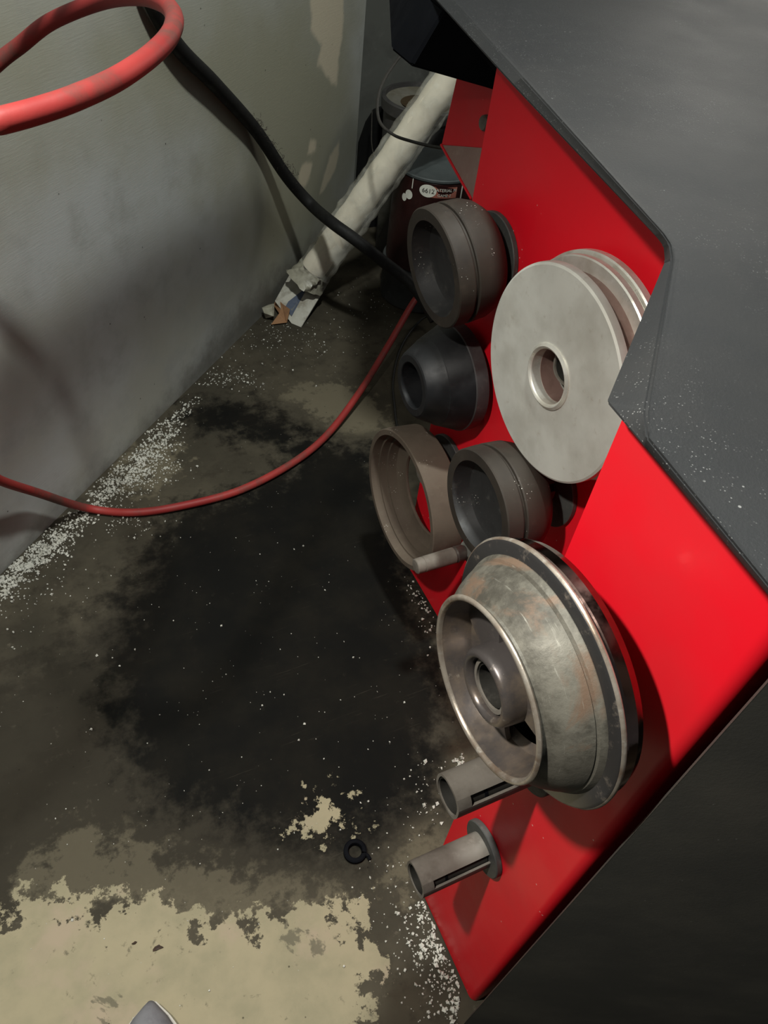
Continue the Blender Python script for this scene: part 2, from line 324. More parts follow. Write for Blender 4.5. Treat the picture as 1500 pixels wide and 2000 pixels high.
def spline(pts, n=10, closed=False):
    P = [Vector(p) for p in pts]; out = []
    m = len(P)
    for i in range(m if closed else m - 1):
        if closed: a, b, c, d = P[i - 1], P[i], P[(i + 1) % m], P[(i + 2) % m]
        else: a, b, c, d = P[max(i - 1, 0)], P[i], P[i + 1], P[min(i + 2, m - 1)]
        for k in range(n):
            t = k / n
            out.append(0.5 * ((2 * b) + (c - a) * t + (2 * a - 5 * b + 4 * c - d) * t * t + (3 * b - a - 3 * c + d) * t ** 3))
    if not closed: out.append(P[-1])
    return out
def tube_data(path, r, seg=14, closed=False):
    path = [Vector(p) for p in path]; n = len(path); v, f = [], []
    t0 = (path[1] - path[0]).normalized()
    nrm = t0.orthogonal().normalized()
    for i in range(n):
        a = path[i - 1] if (i or closed) else path[0]
        b = path[(i + 1) % n] if (i < n - 1 or closed) else path[-1]
        t = (b - a).normalized()
        nrm = (nrm - t * nrm.dot(t)).normalized(); bn = t.cross(nrm)
        rr = r[i] if isinstance(r, (list, tuple)) else r
        for k in range(seg):
            an = 2 * math.pi * k / seg
            v.append(path[i] + (nrm * math.cos(an) + bn * math.sin(an)) * rr)
    for i in range(n if closed else n - 1):
        j = (i + 1) % n
        for k in range(seg):
            l = (k + 1) % seg
            f.append((i * seg + k, i * seg + l, j * seg + l, j * seg + k))
    if not closed:
        f.append(tuple(range(seg))[::-1]); f.append(tuple(range((n - 1) * seg, n * seg)))
    return v, f
def tube(name, path, r, mat, parent=None, seg=14, closed=False):
    v, f = tube_data(path, r, seg, closed)
    return pydata(name, v, f, mat, parent, True, 50)
def tag(o, label, cat=None, group=None, kind=None):
    o['label'] = label
    if cat: o['category'] = cat
    if group: o['group'] = group
    if kind: o['kind'] = kind
    return o
def empty(name, loc, label, cat, group=None):
    o = bpy.data.objects.new(name, None); COL.objects.link(o); o.location = loc; o['base'] = tuple(float(q) for q in loc)
    o.empty_display_size = 0.05
    return tag(o, label, cat, group)
def sdist(pts, polys):
    "signed distance of 2-D points to a union of polygons, positive inside"
    best = np.full(len(pts), -1e3)
    for poly in polys:
        P = np.array(poly, float); n = len(P); d = np.full(len(pts), 1e9); ins = np.zeros(len(pts), bool)
        for i in range(n):
            a, b = P[i], P[(i + 1) % n]; ab = b - a
            t = np.clip(((pts - a) @ ab) / max(ab @ ab, 1e-12), 0, 1)
            d = np.minimum(d, np.linalg.norm(pts - (a + t[:, None] * ab), axis=1))
            cond = ((a[1] > pts[:, 1]) != (b[1] > pts[:, 1]))
            xi = a[0] + (pts[:, 1] - a[1]) * (b[0] - a[0]) / (b[1] - a[1] if abs(b[1] - a[1]) > 1e-12 else 1e-12)
            ins ^= cond & (pts[:, 0] < xi)
        best = np.maximum(best, np.where(ins, d, -d))
    return best
def grid_mesh(name, us, vs, fn, attrs):
    U, V = np.meshgrid(us, vs); uv = np.stack([U.ravel(), V.ravel()], 1)
    nu, nv = len(us), len(vs)
    idx = np.arange(nu * nv).reshape(nv, nu)
    q = np.stack([idx[:-1, :-1], idx[:-1, 1:], idx[1:, 1:], idx[1:, :-1]], -1).reshape(-1, 4)
    me = bpy.data.meshes.new(name); me.from_pydata(fn(uv).tolist(), [], q.tolist())
    for k, a in attrs.items():
        at_ = me.attributes.new(k, 'FLOAT', 'POINT'); at_.data.foreach_set('value', np.asarray(a(uv), np.float32))
    return me

# ------------------------------------------------------------------ setting
def fpoly(px): return [tuple(fl(*p)[:2]) for p in px]
DRY = [fpoly([(-300, 1900), (-120, 1850), (0, 1810), (60, 1775), (115, 1745), (170, 1745), (185, 1785), (215, 1760), (260, 1740), (330, 1760), (345, 1795),
              (430, 1810), (500, 1795), (525, 1770), (560, 1785), (600, 1765), (680, 1745), (735, 1740), (712, 1800), (728, 1880), (712, 1960), (700, 2150), (-300, 2250)]),
       fpoly([(556, 1600), (590, 1580), (650, 1575), (706, 1582), (690, 1600), (655, 1606), (640, 1630), (610, 1625), (590, 1606)])]
PALE = [fpoly([(760, 1660), (800, 1610), (845, 1600), (855, 1640), (815, 1720), (760, 1760), (715, 1760)]),
        fpoly([(560, 770), (640, 740), (740, 770), (760, 830), (690, 850), (610, 815)]),
        fpoly([(250, 880), (370, 860), (380, 900), (300, 950), (230, 960)]),
        fpoly([(40, 1720), (90, 1640), (180, 1610), (330, 1660), (520, 1690), (660, 1700), (720, 1720), (700, 1780), (400, 1800), (60, 1790)]),
        fpoly([(880, 1440), (905, 1460), (900, 1500), (870, 1500)])]
OIL = [fpoly([(330, 1020), (450, 965), (560, 915), (560, 860), (600, 840), (650, 870), (730, 870), (760, 960), (800, 1100), (850, 1220), (870, 1330), (860, 1480),
              (850, 1560), (760, 1600), (700, 1680), (560, 1660), (420, 1600), (300, 1560), (230, 1450), (210, 1300), (250, 1170)]),
       fpoly([(350, 790), (420, 770), (520, 800), (600, 840), (560, 880), (440, 850), (380, 850)])]
GRIME = [fpoly([(-300, 1400), (0, 1330), (140, 1240), (240, 1100), (340, 1000), (700, 870), (860, 1230), (880, 1560), (740, 1740), (0, 1820), (-300, 1900)])]
fu = np.concatenate([[-2.0, -1.3], np.arange(-0.75, 1.75, 0.0125), [2.4, 3.5]]); fv = np.concatenate([[-2.0, -1.0], np.arange(-0.35, 2.35, 0.0125)])
me = grid_mesh('floor', fu, fv, lambda q: np.c_[q, np.zeros(len(q))],
               dict(dry=lambda q: sdist(q, DRY), oil=lambda q: sdist(q, OIL), grime=lambda q: sdist(q, GRIME), pale=lambda q: sdist(q, PALE)))
floor = link_mesh('floor', me, M['floor']); floor['kind'] = 'structure'; floor['label'] = 'oil-stained concrete floor with a dry beige patch'

WD = np.array([0.733, 0.681, 0.0]); WD /= np.linalg.norm(WD); WN = np.array([WD[1], -WD[0], 0.0])
W0 = fl(0, 1123)
CORNER_Y = 2.16
def wall_px(px, py):
    d = ROT @ np.array([(px - 750) / FPX, (py - 1000) / FPX, 1.0]); t = ((W0 - CAM) @ WN) / (d @ WN)
    p = CAM + d * t
    return ((p - W0) @ WD, p[2])
def wpoly(px): return [wall_px(*p) for p in px]
BEIGE_PATCH = [wpoly([(606, -60), (674, -60), (670, 60), (663, 110), (660, 172), (648, 165), (630, 140), (618, 125), (628, 88), (606, 62)]),
        wpoly([(606, 272), (618, 276), (618, 300), (600, 302)]),
        wpoly([(588, 318), (612, 314), (606, 345), (594, 372), (582, 355)]),
        wpoly([(664, 268), (662, 300), (655, 335), (632, 372), (622, 384), (640, 312)])]
OLIVE = [wpoly([(-200, -80), (720, -80), (680, 470), (560, 600), (500, 560), (420, 360), (250, 250), (60, 290), (-200, 330)])]
DIRT_SHADE = [wpoly([(-150, 1250), (100, 1008), (300, 810), (430, 640), (500, 560), (560, 520), (640, 440), (680, 470), (470, 690), (200, 950), (-150, 1300)])]  # wall-foot dirt, widened to paint in some of the hose shadow bands
s_end = (CORNER_Y - W0[1]) / WD[1]
su = np.concatenate([[-3.0, -2.0], np.arange(-0.9, s_end, 0.0125), [s_end]]); sv = np.append(np.arange(0.0, 1.2, 0.0125), [1.5, 2.0, 2.7])
me = grid_mesh('wall_left', su, sv, lambda q: np.c_[q[:, 0], np.zeros(len(q)), q[:, 1]],
               dict(beige_patch=lambda q: sdist(q, BEIGE_PATCH), olive=lambda q: sdist(q, OLIVE), dirt_shade=lambda q: sdist(q, DIRT_SHADE)))
wl = link_mesh('wall_left', me, M['wall']); wl['kind'] = 'structure'; wl['label'] = 'grey plastered wall with beige patches'
wl.location = W0; wl.rotation_euler = (0, 0, math.atan2(WD[1], WD[0]))
corner = W0 + WD * s_end
wb = box('wall_back', (corner[0] - 0.02, CORNER_Y, 0), (3.5, CORNER_Y + 0.1, 2.7), M['wall_back']); wb['kind'] = 'structure'
wb['label'] = 'dark grey wall behind the buckets'

# ------------------------------------------------------------------ wheel balancer body
XA, XB = 0.555, 0.308            # planes of the recessed side panel and of the protruding column
Y0, Y1, Y2 = 0.105, 0.256, 0.834
mach = empty('wheel_balancer', (0.6, 0.45, 0.0), 'red workshop machine with charcoal tray top and pegs on its side', 'machine')
# side panel (recessed) with a turned flange at its far edge
prism('side_panel', [(XA, Y1 + 0.002), (XA, Y2), (XA + 0.012, Y2), (XA + 0.012, Y1 + 0.002)], 0.004, 0.925, M['red'], mach, 0.002)
rc = 0.010
arc = [(XB + rc - rc * math.cos(a), Y0 + rc - rc * math.sin(a)) for a in np.linspace(0, math.pi / 2, 9)]
col = [(XB, Y1)] + arc + [(0.95, Y0), (0.95, Y1)]
prism('front_column', col, 0.003, 0.915, M['red'], mach)
# rear plate and its dusty sloping fold
RX = 0.62
pa, pb = on(862, 283, 0, RX), on(954, 290, 0, RX)
pl = [(RX, 1.012, 0.93), (RX, 0.775, 0.93), (RX, pb[1], pb[2]), tuple(pa)]
pydata('rear_plate', pl + [(x + .004, y, z) for x, y, z in pl], [(0, 1, 2, 3), (7, 6, 5, 4), (0, 4, 5, 1), (1, 5, 6, 2), (2, 6, 7, 3), (3, 7, 4, 0)], M['red'], mach, True, 35, .0008)
M['fold'] = worn('dusty_red_fold', (0.27, 0.17, 0.145), (0.22, 0.12, 0.10), (0.34, 0.24, 0.20), 0.6, 0, 20, 0.1)
pc, pd = on(921, 389, 0, RX - .014), on(966, 392, 0, RX - .014)
fo = [tuple(pa), tuple(pb), tuple(pd), tuple(pc)]
pydata('folded_lip', fo + [(x + .004, y, z - .002) for x, y, z in fo], [(0, 1, 2, 3), (7, 6, 5, 4), (0, 4, 5, 1), (1, 5, 6, 2), (2, 6, 7, 3), (3, 7, 4, 0)], M['fold'], mach)['label'] = 'dust-covered sloping lip of the rear plate'
tube('lip_edge', [pa, pc], .0022, M['red'], mach, 8)
b = on(950, 240, 0, RX)
lathe('bolt_head', [(RX - 0.007, 0.0005), (RX - 0.007, 0.0085), (RX - 0.005, 0.010), (RX, 0.0105), (RX, 0.0005)], b[1], b[2], M['peg'], mach, 24)
# cover in front of the column
cb = np.array([0.284, 0.088]); cdv = np.array([0.862, -0.508]); cn = np.array([0.508, 0.862])
q = [cb, cb + cdv * 0.8, cb + cdv * 0.8 + cn * 0.05, cb + cn * 0.015 + cdv * 0.012]
prism('front_cover', [tuple(p) for p in q], 0.002, 0.935, M['cover'], mach, 0.0006)['label'] = 'scratched charcoal cover beside the red column'
# tray: top skin with rim chamfer, sloped skirt at the notch
ZT = 0.950
def tz(px, py, z): return tuple(fl(px, py, z))
t_in = [(0.262, -0.12), fl(1505, 1150, ZT)[:2], fl(1262, 852, ZT)[:2], fl(1262, 800, ZT)[:2], fl(1312, 505, ZT)[:2], fl(1308, 476, ZT)[:2], fl(1294, 455, ZT)[:2], fl(1020, 150, ZT)[:2], fl(885, 0, ZT)[:2]]
t_out = [(0.262, -0.12), fl(1500, 1165, ZT - .008)[:2], fl(1255, 870, ZT - .008)[:2], fl(1181, 784, ZT - .016)[:2], fl(1297, 512, ZT - .012)[:2], fl(1294, 480, ZT - .010)[:2], fl(1280, 462, ZT - .010)[:2], fl(1000, 166, ZT - .010)[:2], fl(850, 0, ZT - .010)[:2]]
zo = [.008, .008, .008, .016, .012, .010, .010, .010, .010]
d1 = np.array(t_in[8]) - np.array(t_in[7]); d1 = d1 / np.linalg.norm(d1)
t_in.append(tuple(np.array(t_in[8]) + d1 * 0.13)); t_out.append(tuple(np.array(t_out[8]) + d1 * 0.14)); zo.append(.010)
t_in[0] = (t_in[1][0] - 0.008, -0.12); t_out[0] = (t_out[1][0] - 0.008, -0.12)
XR = 1.35
n = len(t_in)
ti = [(*p, ZT) for p in t_in] + [(XR, t_in[-1][1], ZT), (XR, -0.12, ZT)]
to = [(*p, ZT - z) for p, z in zip(t_out, zo)] + [(XR + .01, t_out[-1][1], ZT - .01), (XR + .01, -0.13, ZT - .01)]
inset = [(.03, 0)] * 3 + [(.024, -.022)] * 2 + [(.032, -.006)] * 5 + [(-.03, -.01), (-.03, .01)]
tb = [(p[0] + d[0], p[1] + d[1], ZT - .026) for p, d in zip(to, inset)]
# dished inner floor of the tray
cx_, cy_ = 0.85, 0.5
td = []
for p in ti:
    v = np.array([cx_ - p[0], cy_ - p[1]]); v = v / np.linalg.norm(v)
    td.append((p[0] + v[0] * 0.010, p[1] + v[1] * 0.010, ZT - 0.0025))
nn = len(ti)
verts = td + ti + to + tb
faces = [tuple(range(nn))]
for r in range(3):
    faces += [(r * nn + i, r * nn + (i + 1) % nn, (r + 1) * nn + (i + 1) % nn, (r + 1) * nn + i) for i in range(nn)]
faces.append(tuple(range(3 * nn, 4 * nn))[::-1])
bm = bmesh.new(); bv = [bm.verts.new(Vector(p)) for p in verts]
for f in faces: bm.faces.new([bv[i] for i in f])
bmesh.ops.recalc_face_normals(bm, faces=bm.faces)
bmesh.ops.bevel(bm, geom=[e for e in bm.edges], offset=0.0016, segments=2, affect='EDGES', clamp_overlap=True)
me = bpy.data.meshes.new('weight_tray'); bm.to_mesh(me); bm.free()
link_mesh('weight_tray', me, M['tray'], mach, True, 40)['label'] = 'dusty charcoal moulded tray top'
# moulded head below the tray at the back, its shade coloured near-black
lo = [tuple(fl(*p, 0.865)[:2]) for p in [(1010, 190), (800, 130), (762, 98), (757, -10)]]
lo = lo + [(lo[3][0] + 0.015, lo[3][1] + 0.03), (1.2, lo[3][1] + 0.03), (1.2, lo[0][1])]
hi = [(t_out[7][0] + .02, t_out[7][1] + .0), (t_out[8][0] + .005, t_out[8][1] - .02), (t_out[8][0] + .012, t_out[8][1] + .06), (t_out[9][0] + .01, t_out[9][1] - 0.02), (t_out[9][0] + .03, t_out[9][1] + .0), (1.2, t_out[9][1] + .0), (1.2, t_out[7][1])]
prism('tray_underside', lo, 0.865, ZT - 0.014, M['under'], mach, 0.004, 2, hi)['label'] = 'underside of the tray, coloured black for its shade'

# storage pegs: slotted rolled tubes on round plates
def make_peg(x_panel, cy, cz, length=0.080, r=0.0197, plate_r=0.032, slot=2.48):
    th = 0.0028; xe = x_panel - length; xs = xe + 0.013; half = 0.27
    # flat-topped section, slightly squarish
    def rad(a):
        return r * (1.0 - 0.03 * math.cos(4 * a))
    segs = 40; v, f = [], []
    angs = [slot + half + (2 * math.pi - 2 * half) * i / segs for i in range(segs + 1)]
    xsn = [xe, xe + .0015, xs, x_panel]
    for a in angs:
        for x in xsn:
            v.append((x, cy + rad(a) * math.cos(a), cz + rad(a) * math.sin(a)))
        for x in xsn:
            v.append((x, cy + (rad(a) - th) * math.cos(a), cz + (rad(a) - th) * math.sin(a)))
    nx = len(xsn); m = 2 * nx
    for i in range(segs):
        A, B = i * m, (i + 1) * m
        for k in range(nx - 1):
            f.append((A + k, A + k + 1, B + k + 1, B + k)); f.append((A + nx + k, B + nx + k, B + nx + k + 1, A + nx + k + 1))
        f.append((A, B, B + nx, A + nx)); f.append((A + nx - 1, A + m - 1, B + m - 1, B + nx - 1))
    for A in (0, segs * m):
        for k in range(nx - 1):
            f.append((A + k, A + nx + k, A + nx + k + 1, A + k + 1))
    # closed front portion where the slot stops short of the end
    o = len(v)
    for a in (slot - half, slot, slot + half):
        for x in (xe, xs):
            for rr in (rad(a), rad(a) - th):
                v.append((x, cy + rr * math.cos(a), cz + rr * math.sin(a)))
    for i in (0, 1):
        A, B = o + 4 * i, o + 4 * (i + 1)
        f += [(A, A + 2, B + 2, B), (A + 1, B + 1, B + 3, A + 3), (A, B, B + 1, A + 1), (A + 2, A + 3, B + 3, B + 2)]
    p = pydata('storage_peg', v, f, M['peg'], mach, True, 40)
    # recessed end web inside the tube, its shade coloured near-black
    lathe('peg_web', [(xe + .028, 0.0003), (xe + .028, r - 0.0032), (xe + .031, r - 0.0032), (xe + .031, 0.0003)], cy, cz, M['under'], p, 28)
    lathe('peg_shade_sleeve', [(xe + .0012, r - .0046), (xe + .0012, r - .0038), (x_panel - .009, r - .0038), (x_panel - .009, r - .0046)], cy, cz, M['peg_inside'], p, 28)  # added sleeve, dark so that bore and slot look shaded
    lathe('peg_plate', [(x_panel - .0075, 0.001), (x_panel - .0075, plate_r - .001), (x_panel - .0065, plate_r), (x_panel - .001, plate_r), (x_panel, plate_r - .001), (x_panel, 0.001)], cy, cz, M['plate'], p, 48)
    return p
COLF, COLN, COLB = 0.757, 0.524, 0.200
for (y, z, pr) in [(COLF, 0.716, 0.056), (COLF, 0.530, 0.045), (COLF, 0.3395, 0.056), (COLN - .003, 0.7185, 0.045), (COLN + .004, 0.516, 0.056), (COLN + .003, 0.345, 0.045)]:
    make_peg(XA, y, z, 0.050, plate_r=pr)
for z in (0.7434, 0.560, 0.343):
    make_peg(XB, COLB - 0.0015, z, 0.089)

# ------------------------------------------------------------------ things hanging on the pegs
D = -0.0015   # bores sit down on their pegs
# grooved aluminium disc
cy, cz = 0.521, 0.712 + D
o = empty('flange_disc', (0.52, cy, cz), 'large round grey aluminium disc with a small centre bore hung on the panel', 'disc')
lathe('front_flange', [(.487, .032), (.487, .117), (.4885, .1195), (.491, .120), (.497, .120), (.498, .118), (.498, .032)], cy, cz, M['alu'], o, 128)
lathe('hub_collar', [(.4845, .0315), (.4835, .0335), (.4855, .0368), (.487, .037), (.498, .037), (.5415, .034), (.5415, .0305), (.486, .0305)], cy, cz, M['alu_rim'], o, 64)
lathe('core', [(.498, .030), (.498, .108), (.520, .108), (.520, .030)], cy, cz, M['brown_core'], o, 96)
lathe('rear_flange', [(.520, .030), (.520, .1215), (.5215, .123), (.528, .123), (.5285, .1212), (.5305, .1212), (.531, .125), (.5325, .1265), (.540, .1265), (.5415, .125), (.5415, .030)], cy, cz, M['alu_rim'], o, 128)

CONE = [(.000, .0600), (.000, .0735), (.0015, .0750), (.0205, .0757), (.0220, .0747), (.0225, .0715), (.0260, .0715), (.0265, .0745), (.028, .0758), (.050, .0745), (.062, .0700), (.071, .0630), (.074, .0590), (.074, .0275), (.040, .0275), (.030, .0010), (.0265, .0010), (.0268, .046), (.023, .0535), (.008, .0585)]
def cone(label, x0, cy, cz):
    o = empty('centering_cone', (x0 + .037, cy, cz), label, 'cone', 'grooved cones hung on the machine pegs')
    p = [(x0 + a, r) for a, r in CONE]
    lathe('cone_body', p[4:15], cy, cz, M['cone'], o, 96, closed=False)
    lathe('rim', p[:5], cy, cz, M['cone'], o, 96, closed=False)
    lathe('cone_inside', p[14:] + [p[0]], cy, cz, M['cone_in'], o, 96, closed=False)
    return o
cone('dark hollow cone with a grooved rim hung highest beside the wrapped tube', 0.465, .758, .716 + D).rotation_euler = (0, math.radians(-8), 0)
cone('dark hollow cone with a grooved rim hung just below the grey disc', 0.441, .527, .5155 + D)
# black tapered cone
cy, cz = .757, .530 + D
o = empty('tapered_cone', (.5, cy, cz), 'small shiny black tapered cone with a centre bore', 'cone')
lathe('cone_face', [(.500, .0225), (.500, .031), (.461, .0335), (.460, .0345), (.460, .0440), (.4615, .0465)], cy, cz, M['bcone'], o, 72, closed=False)
lathe('taper', [(.4615, .0465), (.465, .0495), (.488, .0625), (.489, .0635), (.518, .0760), (.5215, .0772)], cy, cz, M['bcone'], o, 96, closed=False, angle=12)
lathe('rim', [(.5215, .0772), (.523, .0785), (.541, .0790), (.5425, .0775), (.5425, .0225), (.500, .0225)], cy, cz, M['bcone_rim'], o, 96, closed=False)
# wide tan spacer ring
cy, cz = .757, .288 + D
o = empty('spacer_ring', (.5, cy, cz), 'wide tan dusty ring, open in the middle, hung lowest on the panel', 'ring')
lathe('ring_band', [(.470, .1120), (.470, .1205), (.4715, .1218), (.482, .1222), (.524, .1190), (.5255, .1175), (.5255, .0752), (.5235, .0745), (.520, .0752), (.5185, .092), (.514, .0985), (.498, .1010), (.4975, .1045), (.4845, .1060), (.484, .1095), (.474, .1110)], cy, cz, M['tan'], o, 112)
# clamping cup on the column
cy, cz = .1985, .743
o = empty('clamping_cup', (.25, cy, cz), 'worn metal cup with a black flange and open hub nearest the camera', 'cup')
lathe('cup_wall', [(.2165, .0650), (.2180, .0638), (.2200, .0642), (.2250, .0700), (.232, .0755), (.239, .0795), (.2440, .0818), (.2446, .0808), (.2462, .0832), (.2485, .0845), (.2505, .0855)], cy, cz, M['cup'], o, 128, closed=False, angle=25)
lathe('lip', [(.2165, .0620), (.2140, .0625), (.2130, .0640), (.2135, .0660), (.2150, .0668), (.2165, .0658)], cy, cz, M['rim_bright'], o, 128, angle=60)
lathe('cup_inside', [(.2160, .0622), (.222, .0610), (.238, .0560), (.243, .0500)], cy, cz, M['steel_dark'], o, 96, closed=False)
lathe('flange', [(.2503, .0600), (.2503, .0935), (.2512, .0955), (.2530, .0965), (.2550, .0960), (.2565, .0945), (.2565, .0600)], cy, cz, M['black_gloss'], o, 128)
lathe('flange_edge', [(.2515, .0957), (.2522, .0968), (.2535, .0972), (.2548, .0968), (.2552, .0960)], cy, cz, M['rim_bright'], o, 128, closed=False, angle=60)
lathe('rear_drum', [(.2565, .0300), (.2565, .0905), (.2600, .0925), (.2665, .0930), (.2725, .0905), (.2760, .0840), (.2770, .0300)], cy, cz, M['drum'], o, 128, angle=20)
lathe('hub', [(.2800, .0208), (.2800, .0270), (.245, .0300), (.222, .0290), (.2165, .0282), (.2140, .0262), (.2135, .0240), (.2145, .0222), (.218, .0212), (.230, .0208)], cy, cz, M['steel_dark'], o, 80, angle=45)
for a in (0.50, 2.75, 4.85):
    v, f = lathe_data([(.2300, .027), (.2330, .050), (.2350, .0590), (.2390, .0590), (.2370, .050), (.2350, .027)], cy, cz, 14, a - 0.50, a + 0.50)
    pydata('web', v, f, M['steel_dark'], o, True, 30)
lathe('back_web', [(.2560, .028), (.2560, .060), (.2575, .060), (.2575, .028)], cy, cz, M['under'], o, 64)
# quick nut with lever handles on the lowest panel peg
hx = 0.420
he = np.array(on(811, 1107, 0, hx))
ny, nz = COLN + .003, 0.3446
o = empty('quick_nut', (.51, ny, nz), 'grey wing lever nut with a pale handle sleeve beneath the tan ring', 'nut')
lathe('nut_hub', [(.492, .0208), (.492, .029), (.496, .032), (.520, .034), (.532, .030), (.532, .0208)], ny, nz, M['nut_arm'], o, 48)
hy, hz = he[1], he[2]
for s in (1, -1):
    dy, dz = (hy - ny) * s, (hz - nz) * s
    L = math.hypot(dy, dz); uy, uz = dy / L, dz / L; py_, pz_ = -uz, uy
    def pt(x, a, b): return (x, ny + uy * a + py_ * b, nz + uz * a + pz_ * b)
    prof = [(0.026, .030), (0.045, .024), (L - .020, .019), (L + .006, .018), (L + .014, .009)]
    v = []; f = []
    for (a, w) in prof:
        v += [pt(.508, a, -w), pt(.502, a, 0), pt(.508, a, w), pt(.520, a, w * .8), pt(.520, a, -w * .8)]
    for i in range(len(prof) - 1):
        f += [(i * 5 + k, i * 5 + (k + 1) % 5, i * 5 + 5 + (k + 1) % 5, i * 5 + 5 + k) for k in range(5)]
    f += [(0, 4, 3, 2, 1), tuple(range(len(v) - 5, len(v)))]
    arm = pydata('lever_arm', v, f, M['nut_arm'], o, True, 30)
    yy, zz = ny + dy, nz + dz
    h = lathe('handle_sleeve', [(hx, .0003), (hx, .0065), (hx + .0005, .0105), (hx + .0015, .0118), (hx + .012, .0122), (hx + .0123, .0116), (hx + .0137, .0116), (hx + .014, .0123), (.485, .0126), (.487, .0110), (.487, .0003)], yy, zz, M['nut_handle'], o, 32)
    lathe('handle_collar', [(.486, .0003), (.486, .0105), (.489, .0130), (.500, .0130), (.506, .010), (.506, .0003)], yy, zz, M['steel_brown'], o, 32)

# ------------------------------------------------------------------ hoses and cables
def off_wall(px, py, off):
    d = ROT @ np.array([(px - 750) / FPX, (py - 1000) / FPX, 1.0]); t = ((W0 - CAM) @ WN + off) / (d @ WN)
    return CAM + d * t
K = 1.18
loop = [(-70, 250, .41), (0, 236, .42), (75, 216, .435), (150, 190, .453), (230, 153, .484), (295, 108, .522), (332, 68, .556), (340, 32, .587), (318, 6, .617), (268, -7, .65), (195, 3, .685), (100, 42, .71), (40, 88, .725), (-10, 128, .73), (-110, 225, .74)]
row = [(.005, .900), (.108, .988), (.183, 1.056), (.278, 1.145), (.397, 1.247), (.48, 1.317)]     # turns of the coil added out of view to cast shadow bands on the left wall
slope = [(.15, -.33), (.14, -.36), (.09, -.41), (.02, -.48), (-.07, -.56), (-.14, -.61)]        # how each turn shifts with height to stay on the lamp's rays
def turn(z, off): return [(x + a * (z - 1.0) + WN[0] * off, y + b_ * (z - 1.0) + WN[1] * off, z) for (x, y), (a, b_) in zip(row, slope)]
r1, r2, r3, r4 = turn(1.0, -.014), turn(1.05, .012), turn(1.11, -.012), turn(1.16, .014)
def bend(p, q, k): return [((p[0] + q[0]) / 2 + WD[0] * k, (p[1] + q[1]) / 2 + WD[1] * k, (p[2] + q[2]) / 2)]
shadow_coil = r1 + bend(r1[-1], r2[-1], .035) + r2[::-1] + bend(r2[0], r3[0], -.035) + r3 + bend(r3[-1], r4[-1], .035) + r4[::-1] + [(-.12, .70, 1.13), (-.23, .58, 1.09), (-.24, .47, 1.04), (-.16, .425, 1.0)]
P = shadow_coil + [at(x, y, d * K) for x, y, d in loop]
P += [(-.20, .80, .66), (-.23, .83, .42), off_wall(-70, 900, .070), off_wall(0, 938, .050), off_wall(72, 962, .034)]
P += [fl(168, 992, .020), fl(260, 1001, .0118), fl(360, 987, .0108), fl(470, 957, .0108), fl(570, 905, .0108), fl(640, 848, .013), fl(705, 762, .035), fl(760, 672, .075), fl(815, 580, .115), fl(832, 588, .08), fl(846, 612, .04)]
tag(tube('air_hose', spline(P, 9), 0.0083, M['hose'], None, 16), 'faded red air hose looping at upper left and across the floor', 'hose')
cp = [off_wall(*q) for q in [(255, -120, .020), (290, -10, .020), (345, 88, .018), (420, 165, .018), (500, 255, .020), (560, 345, .050), (608, 400, .10)]]
cp += [at(x, y, d) for x, y, d in [(650, 436, 1.84), (690, 465, 1.83), (745, 508, 1.85), (800, 552, 1.86), (830, 590, 1.86), (850, 625, 1.86)]]
cpath = spline(cp, 12)
cab = tag(tube('power_cable', cpath, 0.0145, M['cable'], None, 14), 'thick black cable running down the wall to the floor', 'cable')
bm = bmesh.new()
for i in range(130):
    p = cpath[int(rng.choice(list(range(44, 64))))]
    a = Vector(p) + Vector(rng.normal(0, .0045, 3)) + Vector(right) * 0.010 - Vector(up) * -0.006
    pts = [a]
    for k in range(4): pts.append(pts[-1] + Vector(rng.normal(0, .0035, 3)))
    v, f = tube_data(pts, 0.0004, 3); vs = [bm.verts.new(q) for q in v]
    for ff in f: bm.faces.new([vs[q] for q in ff])
me = bpy.data.meshes.new('lint'); bm.to_mesh(me); bm.free()
lt = link_mesh('lint', me, M['lint'], cab); lt['kind'] = 'stuff'; lt['label'] = 'fuzzy lint caught on the cable'
w1 = [at(x, y, d) for x, y, d in [(800, 90, 1.72), (772, 122, 1.70), (746, 165, 1.68), (737, 205, 1.67), (743, 240, 1.66), (768, 263, 1.64), (800, 275, 1.62), (850, 287, 1.60), (900, 292, 1.56), (950, 291, 1.52), (1000, 285, 1.50)]]
tag(tube('thin_wire', spline(w1, 9), 0.0033, M['wire'], None, 8), 'thin grey wire looping over the bucket and across the wrapped tube', 'wire')
w2 = [at(x, y, d) for x, y, d in [(727, 215, 2.15), (726, 250, 2.13), (726, 280, 2.10), (732, 305, 2.06), (750, 325, 2.03)]]
tag(tube('thin_wire', spline(w2, 8), 0.0016, M['wire'], None, 6), 'short pale thread of wire hanging at the left of the bucket', 'wire')
w3 = [fl(862, 640, .03), fl(838, 618, .03), fl(815, 632, .010), fl(790, 665, .0045), fl(774, 705, .0035), fl(767, 750, .0035), fl(770, 790, .0035), fl(775, 830, .0035), fl(790, 880, .0035)]
tag(tube('thin_wire', spline(w3, 8), 0.0030, M['wire_black'], None, 8), 'thin black wire curving on the floor behind the black tapered cone', 'wire')

